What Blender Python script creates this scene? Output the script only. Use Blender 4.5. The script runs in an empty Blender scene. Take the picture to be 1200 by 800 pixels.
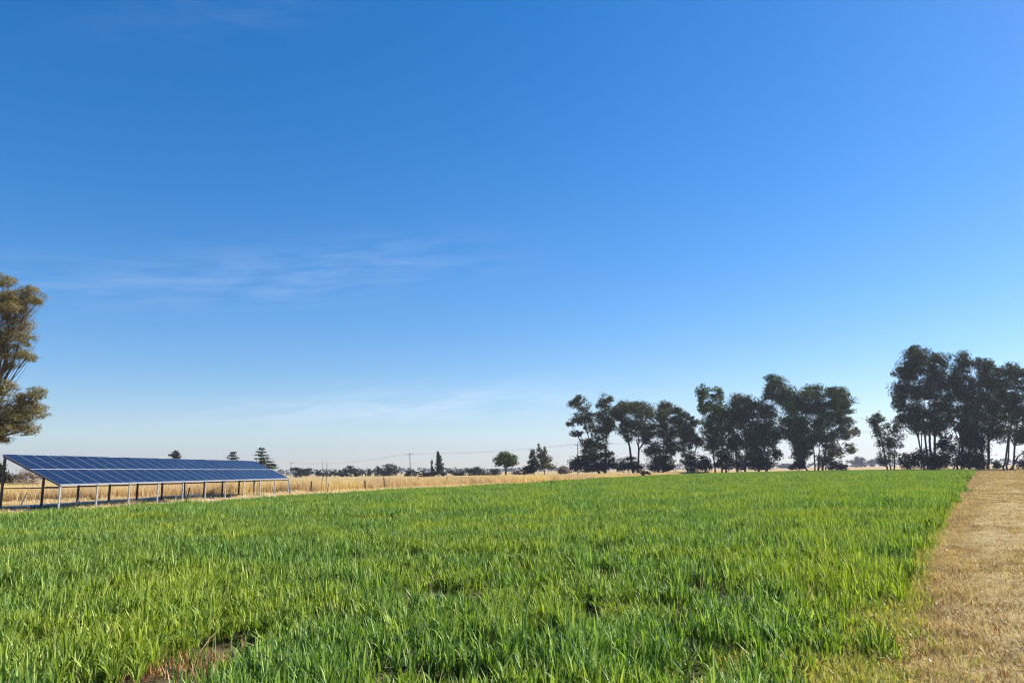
import bpy, math, random
import numpy as np
from mathutils import Vector, Matrix

R = math.radians
S = bpy.context.scene
COL = S.collection

# ------------------------------------------------------------------ camera
EYE = 1.6
FPX = 873.0                       # focal length in pixels of a 1200 px wide frame
PITCH, ROLL = R(9.86), R(0.85)
cam = bpy.data.cameras.new('camera')
camo = bpy.data.objects.new('camera', cam); COL.objects.link(camo)
cam.sensor_width = 36; cam.lens = 36 * FPX / 1200
cam.clip_start = 0.05; cam.clip_end = 20000
fw = Vector((0, math.cos(PITCH), math.sin(PITCH)))
rt0 = Vector((1, 0, 0)); up0 = Vector((0, -math.sin(PITCH), math.cos(PITCH)))
RT = rt0 * math.cos(ROLL) - up0 * math.sin(ROLL)
UP = up0 * math.cos(ROLL) + rt0 * math.sin(ROLL)
camo.matrix_world = Matrix(((RT.x, UP.x, -fw.x, 0), (RT.y, UP.y, -fw.y, 0), (RT.z, UP.z, -fw.z, EYE), (0, 0, 0, 1)))
S.camera = camo

# ------------------------------------------------------------------ sky, sun, exposure
SUN_AZ, SUN_EL = 70.0, 38.0       # azimuth clockwise from +Y (the view), elevation
world = bpy.data.worlds.new("World"); S.world = world; world.use_nodes = True
nt = world.node_tree; nt.nodes.clear()
N = nt.nodes.new; L = nt.links.new
sky = N('ShaderNodeTexSky'); sky.sky_type = 'NISHITA'; sky.sun_disc = False
sky.sun_elevation = R(SUN_EL); sky.sun_rotation = R(SUN_AZ)
sky.altitude = 1500; sky.air_density = 1.25; sky.dust_density = 0.9; sky.ozone_density = 5.0
hs = N('ShaderNodeHueSaturation'); hs.inputs['Saturation'].default_value = 1.47; hs.inputs['Hue'].default_value = 0.506
gm = N('ShaderNodeGamma'); gm.inputs['Gamma'].default_value = 0.86
L(sky.outputs[0], gm.inputs['Color']); L(gm.outputs[0], hs.inputs['Color'])
# thin cirrus: noise stretched along the horizon, laid out by direction in the sky
tc = N('ShaderNodeTexCoord'); sp = N('ShaderNodeSeparateXYZ'); L(tc.outputs['Generated'], sp.inputs[0])
def mth(op, a, b=None, c=None, clamp=False):
    m = N('ShaderNodeMath'); m.operation = op; m.use_clamp = clamp
    for i, v in enumerate((a, b, c)):
        if v is None: continue
        if isinstance(v, (int, float)): m.inputs[i].default_value = v
        else: L(v, m.inputs[i])
    return m.outputs[0]
az = mth('ARCTAN2', sp.outputs[0], sp.outputs[1]); el = mth('ARCSINE', sp.outputs[2])
def bump2(azc, elc, saz, sel, slope):
    da = mth('SUBTRACT', az, R(azc)); de = mth('SUBTRACT', mth('SUBTRACT', el, R(elc)), mth('MULTIPLY', da, slope))
    q = mth('ADD', mth('POWER', mth('DIVIDE', da, R(saz)), 2.0), mth('POWER', mth('DIVIDE', mth('ABSOLUTE', de), R(sel)), 2.0))
    return mth('EXPONENT', mth('MULTIPLY', q, -1.0))
cx = N('ShaderNodeCombineXYZ'); L(mth('MULTIPLY', az, 5.0), cx.inputs[0])
L(mth('ADD', mth('MULTIPLY', el, 34.0), mth('MULTIPLY', az, -3.0)), cx.inputs[1])
nz = N('ShaderNodeTexNoise'); nz.inputs['Scale'].default_value = 1.9; nz.inputs['Detail'].default_value = 8
nz.inputs['Roughness'].default_value = 0.62; nz.inputs['Distortion'].default_value = 0.5
L(cx.outputs[0], nz.inputs['Vector'])
streak = mth('MULTIPLY', mth('SUBTRACT', nz.outputs['Fac'], 0.36), 2.6, clamp=True)
env = mth('ADD', mth('ADD', mth('MULTIPLY', bump2(-14, 15.3, 13, 2.1, 0.10), 0.12), mth('MULTIPLY', bump2(-9, 4.8, 15, 1.3, 0.06), 0.36)),
          mth('ADD', mth('MULTIPLY', bump2(-22, 32.5, 10, 2.2, 0.30), 0.05), mth('MULTIPLY', bump2(-28, 13, 12, 1.6, 0.05), 0.10)))
cf = mth('MULTIPLY', streak, env, clamp=True)
mx = N('ShaderNodeMixRGB'); L(cf, mx.inputs[0]); L(hs.outputs[0], mx.inputs[1]); mx.inputs[2].default_value = (5.6, 6.0, 6.6, 1)
bg = N('ShaderNodeBackground'); bg.inputs['Strength'].default_value = 0.078
L(mx.outputs[0], bg.inputs['Color'])
wo = N('ShaderNodeOutputWorld'); L(bg.outputs[0], wo.inputs['Surface'])

sl = bpy.data.lights.new('sun', 'SUN'); sl.energy = 5.0; sl.angle = R(0.53); sl.color = (1.0, 0.95, 0.86)
so = bpy.data.objects.new('sun', sl); COL.objects.link(so)
sd = Vector((math.sin(R(SUN_AZ)) * math.cos(R(SUN_EL)), math.cos(R(SUN_AZ)) * math.cos(R(SUN_EL)), math.sin(R(SUN_EL))))
so.rotation_euler = (-sd).to_track_quat('-Z', 'Y').to_euler(); so.location = (60, 30, 60)

vs = S.view_settings
vs.view_transform = 'Standard'; vs.look = 'None'; vs.gamma = 1; vs.exposure = 1.35; vs.use_curve_mapping = False
S.render.engine = 'CYCLES'
S.cycles.use_denoising = True
S.cycles.denoiser = 'OPENIMAGEDENOISE'; S.cycles.denoising_input_passes = 'RGB_ALBEDO_NORMAL'; S.cycles.denoising_prefilter = 'ACCURATE'
S.cycles.filter_width = 1.15; S.cycles.max_bounces = 6; S.cycles.transmission_bounces = 4; S.cycles.volume_bounces = 1
S.cycles.diffuse_bounces = 3; S.cycles.glossy_bounces = 2

# ------------------------------------------------------------------ helpers
def ray(px, py):
    return fw + RT * ((px - 600) / FPX) - UP * ((py - 400) / FPX)
def at(px, py, Y):                 # point of the picture at depth Y metres
    d = ray(px, py); t = Y / d.y
    return Vector((d.x * t, Y, EYE + d.z * t))
def gx(px, Y):                     # ground point under a picture column at depth Y
    p = at(px, 550, Y); return Vector((p.x, Y, 0))

def tag(o, label=None, cat=None, group=None, kind=None):
    if label: o['label'] = label
    if cat: o['category'] = cat
    if group: o['group'] = group
    if kind: o['kind'] = kind
    return o
def empty(name, loc, label, cat, group=None):
    o = bpy.data.objects.new(name, None); COL.objects.link(o); o.location = loc
    o.empty_display_size = 0.3
    return tag(o, label, cat, group)
def mesh_from(name, V, F, mat):
    V = np.asarray(V, dtype=np.float32); F = np.asarray(F, dtype=np.int32)
    me = bpy.data.meshes.new(name); n = F.shape[1]
    me.vertices.add(len(V)); me.vertices.foreach_set('co', V.ravel())
    me.loops.add(F.size); me.loops.foreach_set('vertex_index', F.ravel())
    me.polygons.add(len(F)); me.polygons.foreach_set('loop_start', np.arange(0, F.size, n, dtype=np.int32))
    me.update(calc_edges=True); me.polygons.foreach_set('use_smooth', [False] * len(me.polygons))
    if mat: me.materials.append(mat)
    return me
def link(name, me, parent=None, loc=None, base=None):
    o = bpy.data.objects.new(name, me); COL.objects.link(o)
    if parent: o.parent = parent
    if loc is not None: o.location = loc
    return o
class MB:                          # collects quads
    def __init__(s): s.V = []; s.F = []; s.n = 0
    def add(s, V, F):
        V = np.asarray(V, float); s.V.append(V); s.F.append(np.asarray(F, int) + s.n); s.n += len(V)
    def box(s, c, sx, sy, sz, M=None):
        v = np.array([[x, y, z] for x in (-.5, .5) for y in (-.5, .5) for z in (-.5, .5)]) * (sx, sy, sz)
        if M is not None: v = v @ np.array(M).T
        s.add(v + np.array(c), [[0, 1, 3, 2], [4, 6, 7, 5], [0, 4, 5, 1], [2, 3, 7, 6], [0, 2, 6, 4], [1, 5, 7, 3]])
    def beam(s, a, b, w, h):
        a = np.array(a, float); b = np.array(b, float); d = b - a; Ln = np.linalg.norm(d); d /= Ln
        up = np.array((0, 0, 1.)) if abs(d[2]) < .9 else np.array((1., 0, 0))
        x = np.cross(d, up); x /= np.linalg.norm(x); z = np.cross(x, d)
        s.box((a + b) / 2, w, Ln, h, np.stack([x, d, z], 1))
    def tube(s, P, rad, k=7, cap=True):
        P = np.array([tuple(p) for p in P], float); rad = np.array(rad, float); m = len(P)
        T = np.gradient(P, axis=0); T /= np.linalg.norm(T, axis=1)[:, None] + 1e-9
        ref = np.array((0.3, 0.9, 0.1)) if abs(T[0][2]) > .5 else np.array((0, 0, 1.))
        A = np.cross(T, ref); A /= np.linalg.norm(A, axis=1)[:, None] + 1e-9; B = np.cross(T, A)
        th = np.arange(k) * 2 * np.pi / k
        V = P[:, None, :] + rad[:, None, None] * (A[:, None, :] * np.cos(th)[None, :, None] + B[:, None, :] * np.sin(th)[None, :, None])
        i, j = np.meshgrid(np.arange(m - 1), np.arange(k), indexing='ij'); j2 = (j + 1) % k
        F = np.stack([i * k + j, i * k + j2, (i + 1) * k + j2, (i + 1) * k + j], -1).reshape(-1, 4)
        V = V.reshape(-1, 3)
        if cap:
            V = np.vstack([V, P[-1:], P[:1]]); n0 = (m - 1) * k; c = m * k
            cf_ = [[n0 + q, n0 + (q + 1) % k, c, c] for q in range(k)]
            F = np.vstack([F, [[n0 + q, n0 + q + 1, n0 + (q + 2) % k, c] for q in range(0, k - 1, 2)]]) if k % 2 == 0 else F
        s.add(V, F)
    def build(s, name, mat, parent=None, loc=None, smooth=False):
        me = mesh_from(name, np.vstack(s.V), np.vstack(s.F), mat)
        if smooth: me.polygons.foreach_set('use_smooth', [True] * len(me.polygons))
        return link(name, me, parent, loc)

def mat(name):
    m = bpy.data.materials.new(name); m.use_nodes = True; t = m.node_tree; t.nodes.clear()
    return m, t, t.nodes.new, t.links.new
def bsdf_mat(name, color, rough=.6, metal=0., noise=None, spec=.5):
    m, t, n, l = mat(name)
    b = n('ShaderNodeBsdfPrincipled'); b.inputs['Roughness'].default_value = rough; b.inputs['Metallic'].default_value = metal
    b.inputs['Specular IOR Level'].default_value = spec
    if noise:
        c2, scale = noise
        g = n('ShaderNodeNewGeometry'); tx = n('ShaderNodeTexNoise'); tx.inputs['Scale'].default_value = scale; tx.inputs['Detail'].default_value = 6
        l(g.outputs['Position'], tx.inputs['Vector'])
        r = n('ShaderNodeValToRGB'); r.color_ramp.elements[0].position = .35; r.color_ramp.elements[1].position = .65
        r.color_ramp.elements[0].color = (*color, 1); r.color_ramp.elements[1].color = (*c2, 1)
        l(tx.outputs['Fac'], r.inputs[0]); l(r.outputs[0], b.inputs['Base Color'])
        bp = n('ShaderNodeBump'); bp.inputs['Strength'].default_value = .3; l(tx.outputs['Fac'], bp.inputs['Height']); l(bp.outputs[0], b.inputs['Normal'])
    else: b.inputs['Base Color'].default_value = (*color, 1)
    o = n('ShaderNodeOutputMaterial'); l(b.outputs[0], o.inputs[0])
    return m
def leaf_mat(name, cols, tcol, trans=.35, gloss=.06, rough=.45, noise_scale=None, patch=None):
    """cols: ramp of blade / leaf colours picked by random per island; patch: second ramp mixed in by large world noise"""
    m, t, n, l = mat(name)
    g = n('ShaderNodeNewGeometry')
    def ramp(fac, cs):
        r = n('ShaderNodeValToRGB'); e = r.color_ramp.elements
        e[0].position = 0; e[0].color = (*cs[0], 1); e[1].position = 1; e[1].color = (*cs[-1], 1)
        for i in range(1, len(cs) - 1):
            x = e.new(i / (len(cs) - 1)); x.color = (*cs[i], 1)
        l(fac, r.inputs[0]); return r.outputs[0]
    c = ramp(g.outputs['Random Per Island'], cols)
    if patch:
        cs2, sc, lo, hi = patch
        tx = n('ShaderNodeTexNoise'); tx.inputs['Scale'].default_value = sc; tx.inputs['Detail'].default_value = 4; tx.inputs['Roughness'].default_value = .6
        l(g.outputs['Position'], tx.inputs['Vector'])
        mr = n('ShaderNodeMapRange'); mr.inputs[1].default_value = lo; mr.inputs[2].default_value = hi; l(tx.outputs['Fac'], mr.inputs[0])
        c2 = ramp(g.outputs['Random Per Island'], cs2)
        mm = n('ShaderNodeMixRGB'); l(mr.outputs[0], mm.inputs[0]); l(c, mm.inputs[1]); l(c2, mm.inputs[2]); c = mm.outputs[0]
    d = n('ShaderNodeBsdfDiffuse'); l(c, d.inputs[0])
    tr = n('ShaderNodeBsdfTranslucent')
    mt = n('ShaderNodeMixRGB'); mt.blend_type = 'MULTIPLY'; mt.inputs[0].default_value = 1; l(c, mt.inputs[1]); mt.inputs[2].default_value = (*tcol, 1)
    l(mt.outputs[0], tr.inputs[0])
    a = n('ShaderNodeMixShader'); a.inputs[0].default_value = trans; l(d.outputs[0], a.inputs[1]); l(tr.outputs[0], a.inputs[2])
    gl = n('ShaderNodeBsdfGlossy'); gl.inputs['Roughness'].default_value = rough; gl.inputs[0].default_value = (.7, .75, .75, 1)
    fr = n('ShaderNodeLayerWeight'); fr.inputs[0].default_value = .25
    fm = n('ShaderNodeMath'); fm.operation = 'MULTIPLY_ADD'; l(fr.outputs['Fresnel'], fm.inputs[0]); fm.inputs[1].default_value = gloss * 2; fm.inputs[2].default_value = gloss * .4
    b = n('ShaderNodeMixShader'); l(fm.outputs[0], b.inputs[0]); l(a.outputs[0], b.inputs[1]); l(gl.outputs[0], b.inputs[2])
    o = n('ShaderNodeOutputMaterial'); l(b.outputs[0], o.inputs[0])
    return m

def smooth_noise(x, y, seed, cell):
    """value noise on world coordinates (numpy), 0..1"""
    r = np.random.RandomState(seed); G = r.rand(256, 256)
    out = 0; amp = 1; tot = 0
    for k in range(3):
        u = x / cell * 2 ** k + 100.3; v = y / cell * 2 ** k + 57.7
        i = np.floor(u).astype(int); j = np.floor(v).astype(int); fu = u - i; fv = v - j
        fu = fu * fu * (3 - 2 * fu); fv = fv * fv * (3 - 2 * fv)
        a = G[i % 256, j % 256]; b = G[(i + 1) % 256, j % 256]; c = G[i % 256, (j + 1) % 256]; d = G[(i + 1) % 256, (j + 1) % 256]
        out = out + amp * ((a * (1 - fu) + b * fu) * (1 - fv) + (c * (1 - fu) + d * fu) * fv); tot += amp; amp *= .5
    return out / tot
def inside(x, y, poly):
    c = np.zeros(len(x), bool); n = len(poly)
    for i in range(n):
        x1, y1 = poly[i]; x2, y2 = poly[(i + 1) % n]
        hit = ((y1 > y) != (y2 > y)) & (x < (x2 - x1) * (y - y1) / (y2 - y1 + 1e-12) + x1)
        c ^= hit
    return c

# ------------------------------------------------------------------ outlines on the ground
def cp(px, py, z): 
    d = ray(px, py); t = (z - EYE) / d.z
    return (d.x * t, d.y * t)
CH = .40                                                    # crop height
left_edge = [cp(px, py, CH) for px, py in ((-140, 609.5), (0, 600.5), (185, 589.5), (400, 576), (600, 566), (700, 560.3))]
far_edge = [(at(840, 550, 195).x, 195), (at(920, 550, 222).x, 222), (at(1040, 550, 215).x, 215), (at(1146, 550, 190).x, 190)]
right_edge = [cp(px, py, .05) for px, py in ((1139, 555), (1127, 572), (1110, 600), (1087, 640), (1068, 690), (1054, 740))]
p0, p1 = right_edge[-2], right_edge[-1]
re2 = [(p1[0] + (p1[0] - p0[0]) * 1.2, p1[1] + (p1[1] - p0[1]) * 1.2), (1.2, 3.0), (.6, 1.2)]
le0 = left_edge[0]
CROP = left_edge + far_edge + right_edge + re2 + [(-14, 1.2), (le0[0] - 8, le0[1] - 6)]
ed = right_edge                                             # the track lies right of the crop edge

# ------------------------------------------------------------------ ground materials
def ground_mat(name, c_a, c_b, c_c, big, small, bump=.4, stretch=(1, 1, 1)):
    m, t, n, l = mat(name)
    g = n('ShaderNodeNewGeometry'); mp = n('ShaderNodeMapping'); mp.inputs['Scale'].default_value = stretch; l(g.outputs['Position'], mp.inputs['Vector'])
    t1 = n('ShaderNodeTexNoise'); t1.inputs['Scale'].default_value = big; t1.inputs['Detail'].default_value = 6; l(mp.outputs[0], t1.inputs['Vector'])
    t2 = n('ShaderNodeTexNoise'); t2.inputs['Scale'].default_value = small; t2.inputs['Detail'].default_value = 8; t2.inputs['Roughness'].default_value = .7; l(mp.outputs[0], t2.inputs['Vector'])
    r1 = n('ShaderNodeValToRGB'); r1.color_ramp.elements[0].position = .38; r1.color_ramp.elements[1].position = .62
    r1.color_ramp.elements[0].color = (*c_a, 1); r1.color_ramp.elements[1].color = (*c_b, 1); l(t1.outputs['Fac'], r1.inputs[0])
    r2 = n('ShaderNodeMapRange'); r2.inputs[1].default_value = .42; r2.inputs[2].default_value = .68; l(t2.outputs['Fac'], r2.inputs[0])
    mm = n('ShaderNodeMixRGB'); l(r2.outputs[0], mm.inputs[0]); l(r1.outputs[0], mm.inputs[1]); mm.inputs[2].default_value = (*c_c, 1)
    b = n('ShaderNodeBsdfPrincipled'); b.inputs['Roughness'].default_value = .95; b.inputs['Specular IOR Level'].default_value = .15
    l(mm.outputs[0], b.inputs['Base Color'])
    bp = n('ShaderNodeBump'); bp.inputs['Strength'].default_value = bump; bp.inputs['Distance'].default_value = .05; l(t2.outputs['Fac'], bp.inputs['Height']); l(bp.outputs[0], b.inputs['Normal'])
    o = n('ShaderNodeOutputMaterial'); l(b.outputs[0], o.inputs[0])
    return m
M_ground = ground_mat('dry_pasture', (.30, .215, .095), (.36, .27, .12), (.20, .14, .06), .12, 3.0)
M_soil = ground_mat('field_soil', (.07, .055, .03), (.10, .075, .04), (.05, .06, .02), 1.2, 14.0, .6)
M_path = ground_mat('mown_straw', (.31, .225, .095), (.38, .285, .125), (.17, .12, .05), 2.2, 16.0, 1.0, (1, .8, 1))
M_dirt = ground_mat('pale_dirt', (.40, .32, .22), (.48, .39, .28), (.26, .20, .12), .5, 5.0, .5)

def sheet(name, poly, z, m):
    me = bpy.data.meshes.new(name); me.from_pydata([(x, y, z) for x, y in poly], [], [list(range(len(poly)))]); me.update()
    if me.polygons[0].normal.z < 0: me.flip_normals()
    me.materials.append(m); o = link(name, me); o['kind'] = 'structure'; return o
GR = 4500
sheet('ground', [(-GR, -GR), (GR, -GR), (GR, GR), (-GR, GR)], 0, M_ground)
sheet('field_soil', CROP, .004, M_soil)
# mown track as a gently uneven grid that follows the crop edge
V = []; F = []
e_y = np.array([p[1] for p in ed][::-1]); e_x = np.array([p[0] for p in ed][::-1])
def edge_x(y): 
    y = np.asarray(y, float)
    s0 = (e_x[1] - e_x[0]) / (e_y[1] - e_y[0]); s1 = (e_x[-1] - e_x[-2]) / (e_y[-1] - e_y[-2])
    r = np.interp(y, e_y, e_x); r = np.where(y < e_y[0], e_x[0] + (y - e_y[0]) * s0, r)
    return np.where(y > e_y[-1], e_x[-1] + (y - e_y[-1]) * s1, r)
ys = 1.0 * (260.0) ** (np.linspace(0, 1, 260)); us = np.linspace(0, 1, 90) ** 1.2
YY, UU = np.meshgrid(ys, us, indexing='ij'); XX = edge_x(YY) + .05 + UU * (5 + YY * .16 + 6)
fade = np.clip(UU * 12, 0, 1) * np.clip((1 - UU) * 12, 0, 1)
ZZ = .009 + fade * (smooth_noise(XX, YY, 5, .9) * .08 + smooth_noise(XX, YY, 6, .28) * .07)
a, b = YY.shape; idx = np.arange(a * b).reshape(a, b)
Fq = np.stack([idx[:-1, :-1], idx[:-1, 1:], idx[1:, 1:], idx[1:, :-1]], -1).reshape(-1, 4)
me = mesh_from('path', np.stack([XX, YY, ZZ], -1).reshape(-1, 3), Fq, M_path)
me.polygons.foreach_set('use_smooth', [True] * len(me.polygons))
o = link('path', me); o['kind'] = 'structure'

# ------------------------------------------------------------------ blades and scatter
def blades(n, rad, hmin, hmax, w, seg, lean, curve, seed, start=0.0, plants=0, lift=0):
    r = np.random.RandomState(seed)
    rr = rad * np.sqrt(r.rand(n)); th = r.rand(n) * 2 * np.pi
    azm = r.rand(n) * 2 * np.pi; Ln = hmin + (hmax - hmin) * r.rand(n)
    if plants:                      # blades spring from a few plants each
        q = r.randint(0, plants, n); rr = (rad * np.sqrt(r.rand(plants)))[q]; th = (r.rand(plants) * 2 * np.pi)[q]
        Ln *= (.75 + .5 * r.rand(plants))[q]
    bx, by = rr * np.cos(th), rr * np.sin(th)
    if plants: bx = bx + np.cos(azm) * .02 * r.rand(n); by = by + np.sin(azm) * .02 * r.rand(n)
    ln = lean * np.abs(r.randn(n)); cv = curve * (r.rand(n) ** 2) * 2
    z0 = start * r.rand(n) * Ln
    if lift: z0 = z0 + lift * np.sqrt(r.rand(n)) * (.7 + .3 * r.rand(n))
    px = bx.copy(); py = by.copy(); pz = z0.copy()
    tw = azm + np.pi / 2 + r.randn(n) * .5
    ww = w * (.6 + .8 * r.rand(n)); V = np.zeros((n, seg + 1, 2, 3))
    for k in range(seg + 1):
        t = k / seg
        prof = (np.sin(min(1, t * 2 + .35) * np.pi / 2)) * (1 - t ** 2.2) + .03
        ox, oy = np.cos(tw) * ww * prof / 2, np.sin(tw) * ww * prof / 2
        V[:, k, 0] = np.stack([px - ox, py - oy, pz], -1); V[:, k, 1] = np.stack([px + ox, py + oy, pz], -1)
        ang = ln + cv * t ** 1.5; st = Ln / seg
        px = px + np.sin(ang) * np.cos(azm) * st; py = py + np.sin(ang) * np.sin(azm) * st; pz = pz + np.cos(ang) * st
    V[..., 2] = np.maximum(V[..., 2], .003)
    base = np.arange(n)[:, None] * (seg + 1) * 2; k = np.arange(seg)[None, :] * 2
    F = np.stack([base + k, base + k + 1, base + k + 3, base + k + 2], -1).reshape(-1, 4)
    return V.reshape(-1, 3), F
def blade_mesh(name, m, *a, **k):
    V, F = blades(*a, **k); me = mesh_from(name, V, F, m); return me
def join_mesh(name, parts):        # parts: list of ((V,F), material)
    V = []; F = []; mi = []; n = 0
    for i, ((v, f), m) in enumerate(parts): V.append(v); F.append(f + n); n += len(v); mi += [i] * len(f)
    me = mesh_from(name, np.vstack(V), np.vstack(F), None)
    for _, m in parts: me.materials.append(m)
    me.polygons.foreach_set('material_index', mi); return me

def scatter(name, pts, sources, label, cat):
    """pts: array (N, 7): x y z rotz tilt scale index. One stuff object that instances the source tufts."""
    pts = np.asarray(pts, float)
    me = bpy.data.meshes.new(name); me.vertices.add(len(pts)); me.vertices.foreach_set('co', pts[:, :3].astype(np.float32).ravel())
    a = me.attributes.new('rot', 'FLOAT_VECTOR', 'POINT'); rv = np.zeros((len(pts), 3), np.float32); rv[:, 2] = pts[:, 3]; rv[:, 0] = pts[:, 4]; a.data.foreach_set('vector', rv.ravel())
    a = me.attributes.new('scl', 'FLOAT_VECTOR', 'POINT'); sv = np.repeat(pts[:, 5:6], 3, 1).astype(np.float32)
    if pts.shape[1] > 7: sv[:, 2] = pts[:, 7]
    a.data.foreach_set('vector', sv.ravel())
    a = me.attributes.new('idx', 'INT', 'POINT'); a.data.foreach_set('value', pts[:, 6].astype(np.int32))
    o = link(name, me); tag(o, label, cat, None, 'stuff')
    ng = bpy.data.node_groups.new(name + '_scatter', 'GeometryNodeTree')
    ng.interface.new_socket('Geometry', in_out='INPUT', socket_type='NodeSocketGeometry'); ng.interface.new_socket('Geometry', in_out='OUTPUT', socket_type='NodeSocketGeometry')
    n = ng.nodes.new; l = ng.links.new
    gi = n('NodeGroupInput'); go = n('NodeGroupOutput'); iop = n('GeometryNodeInstanceOnPoints'); iop.inputs['Pick Instance'].default_value = True
    jn = n('GeometryNodeJoinGeometry')
    for s in reversed(sources):
        oi = n('GeometryNodeObjectInfo'); so_ = bpy.data.objects.new(s.name, s); oi.inputs['Object'].default_value = so_; oi.inputs['As Instance'].default_value = True
        l(oi.outputs['Geometry'], jn.inputs[0])
    def na(nm, dt):
        q = n('GeometryNodeInputNamedAttribute'); q.data_type = dt; q.inputs['Name'].default_value = nm; return q.outputs['Attribute']
    l(gi.outputs[0], iop.inputs['Points']); l(jn.outputs[0], iop.inputs['Instance'])
    l(na('idx', 'INT'), iop.inputs['Instance Index']); l(na('rot', 'FLOAT_VECTOR'), iop.inputs['Rotation']); l(na('scl', 'FLOAT_VECTOR'), iop.inputs['Scale'])
    l(iop.outputs[0], go.inputs[0])
    md = o.modifiers.new('scatter', 'NODES'); md.node_group = ng
    return o

# --- crop
G1 = [(.022, .062, .016), (.052, .115, .026), (.125, .210, .042), (.215, .315, .080), (.330, .420, .150)]
G2 = [(.080, .120, .012), (.150, .205, .020), (.235, .290, .035), (.310, .370, .060), (.430, .450, .130)]
M_crop = leaf_mat('crop_leaf', G1, (1.35, 1.45, .45), trans=.31, gloss=.012, rough=.55, patch=(G2, .35, .46, .62))
M_straw = leaf_mat('straw_blade', patch=([(.14, .085, .035), (.26, .18, .08), (.38, .28, .13), (.54, .43, .23)], 1.5, .46, .60), tcol=(1.1, 1, .8), cols=[(.30, .21, .075), (.50, .38, .15), (.64, .51, .23), (.74, .63, .34)], trans=.25, gloss=.008)
M_litter = leaf_mat('dead_leaf', [(.16, .07, .03), (.30, .13, .06), (.42, .25, .11)], (1.1, 1, .8), trans=.2, gloss=.03)
M_weed = leaf_mat('weed_leaf', [(.14, .18, .03), (.28, .29, .06), (.42, .39, .11), (.52, .44, .19)], (1.2, 1.2, .6), trans=.3, gloss=.01)
M_hay = leaf_mat('tall_dry_blade', [(.52, .40, .16), (.64, .50, .22), (.74, .60, .29), (.80, .68, .38)], (1.1, 1, .7), trans=.3, gloss=.03, patch=([(.46, .33, .17), (.58, .44, .25), (.68, .55, .36)], .05, .40, .56))
crop_src = []
for i in range(8):                                          # near: real leaf size
    a_ = blades(160, .25, .10, .26, .0145, 4, .26, 1.0, 10 + i, start=.1, plants=18, lift=.21); b_ = blades(5, .26, .15, .44, .008, 4, .55, 1.0, 40 + i)
    crop_src.append(join_mesh('crop_tuft', [(a_, M_crop), (b_, M_straw)]))
for i in range(4):                                          # middle distance
    crop_src.append(join_mesh('crop_tuft_wide', [(blades(480, .72, .14, .31, .021, 3, .24, 1.0, 60 + i, start=.1, plants=80, lift=.22), M_crop)]))
for i in range(4):                                          # far
    crop_src.append(join_mesh('crop_patch', [(blades(620, 2.1, .2, .32, .06, 2, .25, .9, 80 + i, start=.1, plants=200, lift=.2), M_crop)]))
for i in range(3):                                          # dead leaves lying in the gaps
    crop_src.append(join_mesh('litter', [(blades(90, .28, .05, .18, .010, 3, .9, 1.2, 90 + i), M_litter), (blades(14, .25, .12, .3, .011, 4, .3, .9, 95 + i), M_crop)]))
rs = np.random.RandomState(3)
def region(n, y0, y1, k, xpad=2.5):
    """random points in the view wedge widened by a few metres"""
    Y = np.sqrt(rs.rand(n) * (y1 * y1 - y0 * y0) + y0 * y0); X = (rs.rand(n) * 2 - 1) * (Y * .78 + xpad)
    return X, Y
def wedge_area(y0, y1, xpad=2.5): return .78 * (y1 * y1 - y0 * y0) + 2 * xpad * (y1 - y0)
rows = []
gaps = [(*cp(235, 782, .05), .42, 1), (*cp(115, 745, .05), .2, 1), (*cp(690, 712, .1), .27, 0), (*cp(640, 745, .1), .13, 0), (*cp(800, 790, .0), .20, 0), (*cp(330, 745, .1), .14, 1),
        (*cp(60, 780, .1), .14, 0), (*cp(540, 790, .05), .14, 0), (*cp(830, 700, .1), .16, 0), (*cp(440, 660, .1), .2, 0), (*cp(1000, 745, .1), .12, 0)]
for y0, y1, dens, kind in ((2.6, 9, 12, 0), (9, 24, 9, 0), (24, 60, 2.6, 1), (60, 240, .42, 2)):
    n = int(wedge_area(y0, y1) * dens); X, Y = region(n, y0, y1, 0)
    ins = inside(X, Y, CROP)
    ins &= X < edge_x(Y) - (.18, .6, 1.7)[kind] - .30 * np.clip((11 - Y) / 4, 0, 1.2) + (smooth_noise(X, Y, 8, .45) - .5) * .9 + (rs.rand(len(X)) < .08) * .4 + .06
    X, Y = X[ins], Y[ins]
    hN = smooth_noise(X, Y, 21, 2.2); hB = smooth_noise(X, Y, 22, 9.0)
    hs_ = .38 + .40 * hN + .20 * hB + .50 * smooth_noise(X, Y, 23, .5) + rs.randn(len(X)) * .06
    hs_ = np.clip(hs_, .45, 1.3)
    keep = np.ones(len(X), bool); lit = np.zeros(len(X), bool)
    if kind == 0:
        thin = smooth_noise(X, Y, 31, .9)
        for gx_, gy_, gr, dead in gaps:
            d = np.hypot((X - gx_), (Y - gy_ + .45) * .42); m_ = d < gr * 1.1; lit |= m_ & (rs.rand(len(X)) < (.05, .75)[dead]); keep &= ~(m_ & ~lit)
            hs_ = np.where(d < gr * 2.0, hs_ * np.clip(d / (gr * 2.0), .5, 1), hs_)
        sp_ = (thin < .27) & (Y < 20) & (rs.rand(len(X)) < .7); lit |= sp_ & (rs.rand(len(X)) < .2); keep &= ~(sp_ & ~lit)
    idx_ = {0: rs.randint(0, 8, len(X)), 1: 8 + rs.randint(0, 4, len(X)), 2: 12 + rs.randint(0, 4, len(X))}[kind]
    idx_ = np.where(lit, 16 + rs.randint(0, 3, len(X)), idx_)
    sxy = np.where(kind == 0, .9 + .3 * rs.rand(len(X)), 1.0)
    P = np.stack([X, Y, np.full(len(X), .006), rs.rand(len(X)) * 6.283, rs.randn(len(X)) * .05 * (kind == 0), sxy, idx_, np.where(lit, 1, hs_)], -1)
    rows.append(P[keep])
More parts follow.
